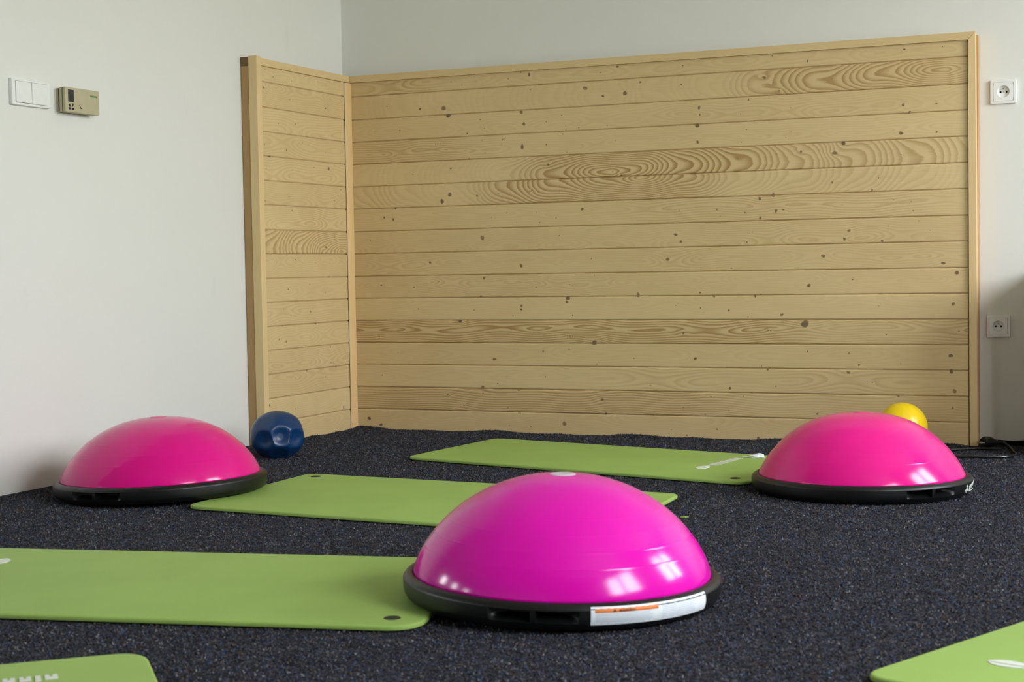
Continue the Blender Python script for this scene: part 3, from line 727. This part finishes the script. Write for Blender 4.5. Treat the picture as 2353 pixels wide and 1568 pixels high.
# warning sticker on the front rim
mb = MB(); patch(mb, -58.6, -9.0, .0095, .0405, .0006, 40)
st = mb.build('warning_sticker', M['paper'], fr, True, 40); st['label'] = 'white sticker with an orange warning bar'
mb = MB(); patch(mb, -57.2, -34.2, .0310, .0372, .0009, 20, 0, -.0004); mb.build('warning_bar', M['orange'], st)
def rim_text(body, az, size, z, off, mat, parent, name):
    cu = bpy.data.curves.new('txt', 'FONT'); cu.body = body; cu.size = size; cu.extrude = 0.0001
    to = bpy.data.objects.new('txt', cu); COL.objects.link(to)
    dg = bpy.context.evaluated_depsgraph_get(); me = bpy.data.meshes.new_from_object(to.evaluated_get(dg))
    vs = [v.co.copy() for v in me.vertices]; fs = [list(p.vertices) for p in me.polygons]
    bpy.data.objects.remove(to); bpy.data.curves.remove(cu)
    out = []
    for v in vs:
        zz = z + v.y; r = rim_r(zz) + off + v.z; an = R(az) + v.x / .295
        out.append((r * math.cos(an), r * math.sin(an), zz))
    o = mesh_obj(name, out, fs, mat, parent); bpy.data.meshes.remove(me); return o
rim_text('WARNING', -49.0, .0062, .0319, .0017, M['ink'], st, 'warning_word')
mb = MB()
for dz in (0,):
    a = R(-50.6); 
    P = [(-.0034, .0318), (.0034, .0318), (0, .0366)]
    vs = []
    for o in (.0009, .0018):
        for u, z in P:
            an = a + u / .295; r = rim_r(z) + o; vs.append((r * math.cos(an), r * math.sin(an), z))
    mb.add(vs, [(0, 1, 2), (5, 4, 3), (0, 3, 4, 1), (1, 4, 5, 2), (2, 5, 3, 0)])
mb.build('warning_triangle', M['ink'], st)
mb = MB()
for z in (.0285, .0258, .0231, .0204, .0177, .0150): patch(mb, -57.0, -36.0 + random.uniform(-2, 0), z - .00035, z + .00035, .0009, 14, 0, -.0004)
for z in (.0350, .0320, .0290, .0260, .0230, .0200, .0170, .0140): patch(mb, -32.5, -15.0 + random.uniform(-2, 1), z - .00035, z + .00035, .0009, 14, 0, -.0004)
mb.build('small_print', M['grey_ink'], st)
# white mark on the right rim: a diamond and a slanting wordmark
mb = MB()
def rim_poly(mb, pts, off=.0008):
    n = len(pts); vs = []
    for o in (off, -.001):
        for az, z in pts:
            r = rim_r(z) + o; vs.append((r * math.cos(R(az)), r * math.sin(R(az)), z))
    mb.add(vs, [list(range(n)), list(range(2 * n - 1, n - 1, -1))] + [[i, (i + 1) % n, n + (i + 1) % n, n + i] for i in range(n)])
rim_poly(mb, [(-14.0, .0165), (-11.8, .0085), (-9.9, .0165), (-11.8, .0240)]); rim_poly(mb, [(-12.9, .0275), (-11.8, .0240), (-10.8, .0275), (-11.8, .031)])
az = -8.6
for w, z0, z1 in ((3.6, .011, .0285), (4.2, .011, .031), (4.6, .011, .033), (5.2, .011, .036), (6.0, .011, .037)):
    rim_poly(mb, [(az, z0), (az + w * .5, z0), (az + w, z0), (az + w, z1), (az + w * .5, z1), (az, z1 - .005)]); az += w + .25
mb.build('rim_wordmark', M['print'], rt)['label'] = 'white diamond and wordmark on the rim'

# ------------------------------------------------------------------ balls
def ball(name, loc, rad, mat, label, dents, squash=1.0):
    bm = bmesh.new(); bmesh.ops.create_icosphere(bm, subdivisions=6, radius=1)
    for v in bm.verts:
        d = v.co.normalized(); r = 1.0; deep = 0.0
        for dv, half, amp, pw in dents:
            an = math.acos(max(-1, min(1, d.dot(dv))))
            g = amp * math.exp(-(an / half) ** pw)
            if pw > 2.9: deep = max(deep, g)       # sharp creased dents: keep the ridge between neighbours
            else: r -= g
        r -= deep
        v.co = d * rad * r
        v.co.z *= squash
    zmin = -rad * squash
    for v in bm.verts:
        if v.co.z < zmin * .90: v.co.z = zmin * .90 + (v.co.z - zmin * .90) * .15
    me = bpy.data.meshes.new(name); bm.to_mesh(me); bm.free(); me.materials.append(mat)
    me.polygons.foreach_set('use_smooth', [True] * len(me.polygons))
    o = link(bpy.data.objects.new(name, me)); o.location = loc
    return tag(o, label, 'ball')
def dv(az, el): return Vector((math.cos(R(az)) * math.cos(R(el)), math.sin(R(az)) * math.cos(R(el)), math.sin(R(el))))
VA = -58.0   # azimuth from which the balls are seen
bd = [(dv(VA + 8, 4), R(21), .18, 3.), (dv(VA - 31, -5), R(21), .15, 3.), (dv(VA + 46, -3), R(20), .165, 3.), (dv(VA + 3, -50), R(24), .13, 3.), (dv(VA + 5, 48), R(28), .030, 2.6), (dv(VA + 46, 38), R(20), .05, 3.),
      (dv(VA - 38, 36), R(20), .045, 3.), (dv(VA + 44, -46), R(20), .06, 3.), (dv(VA - 44, -46), R(20), .06, 3.), (dv(VA + 100, 10), R(24), .06, 3.), (dv(VA - 110, 0), R(24), .05, 3.)]
ball('gym_ball', (.222, -.925, .0745), .0915, M['blue'], 'dented half-deflated blue ball on the carpet by the side panel', bd, .90)
yb = ball('gym_ball', (2.144, -.1496, .0745), .0808, M['yellow'], 'small yellow ball peeking out behind the right pink dome', [], 1.0)

# ------------------------------------------------------------------ cords on the carpet
t = thing('power_cord', 'black power cord with a plug by the right foot of the panel', 'power cord', (2.40, -.06, 0))
def sm(pts, n=10):
    pts = [Vector(p) for p in pts]; out = []
    for i in range(len(pts) - 1):
        p0, p1, p2, p3 = pts[max(i - 1, 0)], pts[i], pts[i + 1], pts[min(i + 2, len(pts) - 1)]
        for k in range(n):
            s = k / n
            out.append(.5 * ((2 * p1) + (p2 - p0) * s + (2 * p0 - 5 * p1 + 4 * p2 - p3) * s * s + (3 * p1 - p0 - 3 * p2 + p3) * s ** 3))
    return out + [pts[-1]]
L0 = Vector((2.40, -.06, 0))
mb = MB()
mb.tube([Vector(p) - L0 for p in sm([(2.452, -.035, .019), (2.475, -.085, .012), (2.497, -.165, .0055), (2.512, -.235, 0.0062), (2.497, -.305, 0.0062), (2.44, -.335, 0.0062), (2.36, -.345, 0.0062), (2.27, -.37, 0.0062), (2.22, -.50, 0.0062), (2.24, -.66, 0.0062)])], .0042, 8)
mb.build('cable', M['black'], t, True)
mb = MB(); pth = [(2.393, -.075, .022), (2.396, -.072, .022), (2.412, -.062, .022), (2.424, -.054, .021), (2.438, -.045, .019), (2.456, -.034, .018)]
mb.tube([Vector(p) - L0 for p in pth], [.0185, .0205, .0195, .012, .0075, .006], 14)
pg = mb.build('plug', M['black'], t, True, 40)
mb = MB()
for s in (-1, 1):
    d = Vector((-.84, -.54, 0)); sd = Vector((.54, -.84, 0))
    p = Vector((2.393, -.075, .022)) - L0 + sd * .009 * s
    mb.tube([p, p + d * .019], .0024, 8)
mb.build('plug_pin', M['brass'], pg, True)
mb = MB(); mb.tube(sm([(2.455, -.110, 0.0062), (2.40, -.108, 0.0062), (2.365, -.118, 0.0062), (2.31, -.165, 0.0062), (2.26, -.215, 0.0062), (2.20, -.23, 0.0062), (2.10, -.262, 0.0062)]), .0042, 8)
o = mb.build('cable', M['black'], None, True); tag(o, 'thin black cable running along the panel foot behind the right dome', 'cable')

# ------------------------------------------------------------------ guessed low cabinet, added unseen right of the view to shade the lower right wall
CB = (2.565, -.23)
t = thing('shade_cabinet', 'added low pale cabinet out of view that shades the lower right wall', 'cabinet', (2.9, -.2, 0))
O = Vector((2.9, -.2, 0))
def cb(name, a, b, mat, parent=t, bev=.002):
    mb = MB(); mb.box(Vector(a) - (O if parent is t else O), Vector(b) - O, 0, bev); return mb.build(name, M[mat], parent)
cb('body', (CB[0], CB[1], .002), (3.30, YB - .008, .575), 'birch')
cb('worktop', (CB[0] - .004, CB[1] - .02, .577), (3.304, YB - .008, .592), 'birch')
for x0, x1, hx in ((CB[0] + .01, 2.928, 2.90), (2.934, 3.29, 2.962)):
    d = cb('door', (x0, CB[1] - .018, .03), (x1, CB[1] - .001, .565), 'birch')
    cb('handle', (hx - .004, CB[1] - .034, .40), (hx + .004, CB[1] - .0175, .50), 'brass', d, .001)

# ------------------------------------------------------------------ daylight
w = bpy.data.worlds.new('sky'); SC.world = w; w.use_nodes = True
nt = w.node_tree; bg = nt.nodes['Background']
tc = nt.nodes.new('ShaderNodeTexCoord'); sx = nt.nodes.new('ShaderNodeSeparateXYZ'); rp = nt.nodes.new('ShaderNodeValToRGB')
mr = nt.nodes.new('ShaderNodeMapRange'); mr.inputs[1].default_value = -1; mr.inputs[2].default_value = 1
nt.links.new(tc.outputs['Generated'], sx.inputs[0]); nt.links.new(sx.outputs[2], mr.inputs[0]); nt.links.new(mr.outputs[0], rp.inputs[0]); nt.links.new(rp.outputs[0], bg.inputs[0])
el = rp.color_ramp.elements
while len(el) < 5: el.new(.5)
for e, (p, c) in zip(el, SKY): e.position = p; e.color = (*c, 1)
bg.inputs[1].default_value = SKY_S

# ------------------------------------------------------------------ camera
cam = bpy.data.cameras.new('camera'); co = link(bpy.data.objects.new('camera', cam)); SC.camera = co
f, X, Y, CH, yw, pt, rl = 3666.4726, 3.0769821, -5.4685454, .62, .41366484, -.04573673, -.01640987
cam.sensor_fit = 'HORIZONTAL'; cam.sensor_width = 36; cam.lens = 36 * f / 2353; cam.clip_start = .05
fwd = Vector((-math.sin(yw) * math.cos(pt), math.cos(yw) * math.cos(pt), math.sin(pt))); rgt = Vector((math.cos(yw), math.sin(yw), 0)); up = rgt.cross(fwd)
r2 = math.cos(rl) * rgt + math.sin(rl) * up; u2 = -math.sin(rl) * rgt + math.cos(rl) * up
mw = Matrix((r2, u2, -fwd)).transposed().to_4x4(); mw.translation = (X, Y, CH); co.matrix_world = mw
cam.dof.use_dof = True; cam.dof.focus_distance = 5.3; cam.dof.aperture_fstop = 10.0

vs_ = SC.view_settings; vs_.view_transform = 'Standard'; vs_.look = 'None'; vs_.gamma = 1; vs_.use_curve_mapping = False
vs_.exposure = EXPOSURE
try:
    SC.cycles.use_denoising = True; SC.cycles.max_bounces = 10; SC.cycles.diffuse_bounces = 6; SC.cycles.sample_clamp_indirect = 6
except Exception: pass
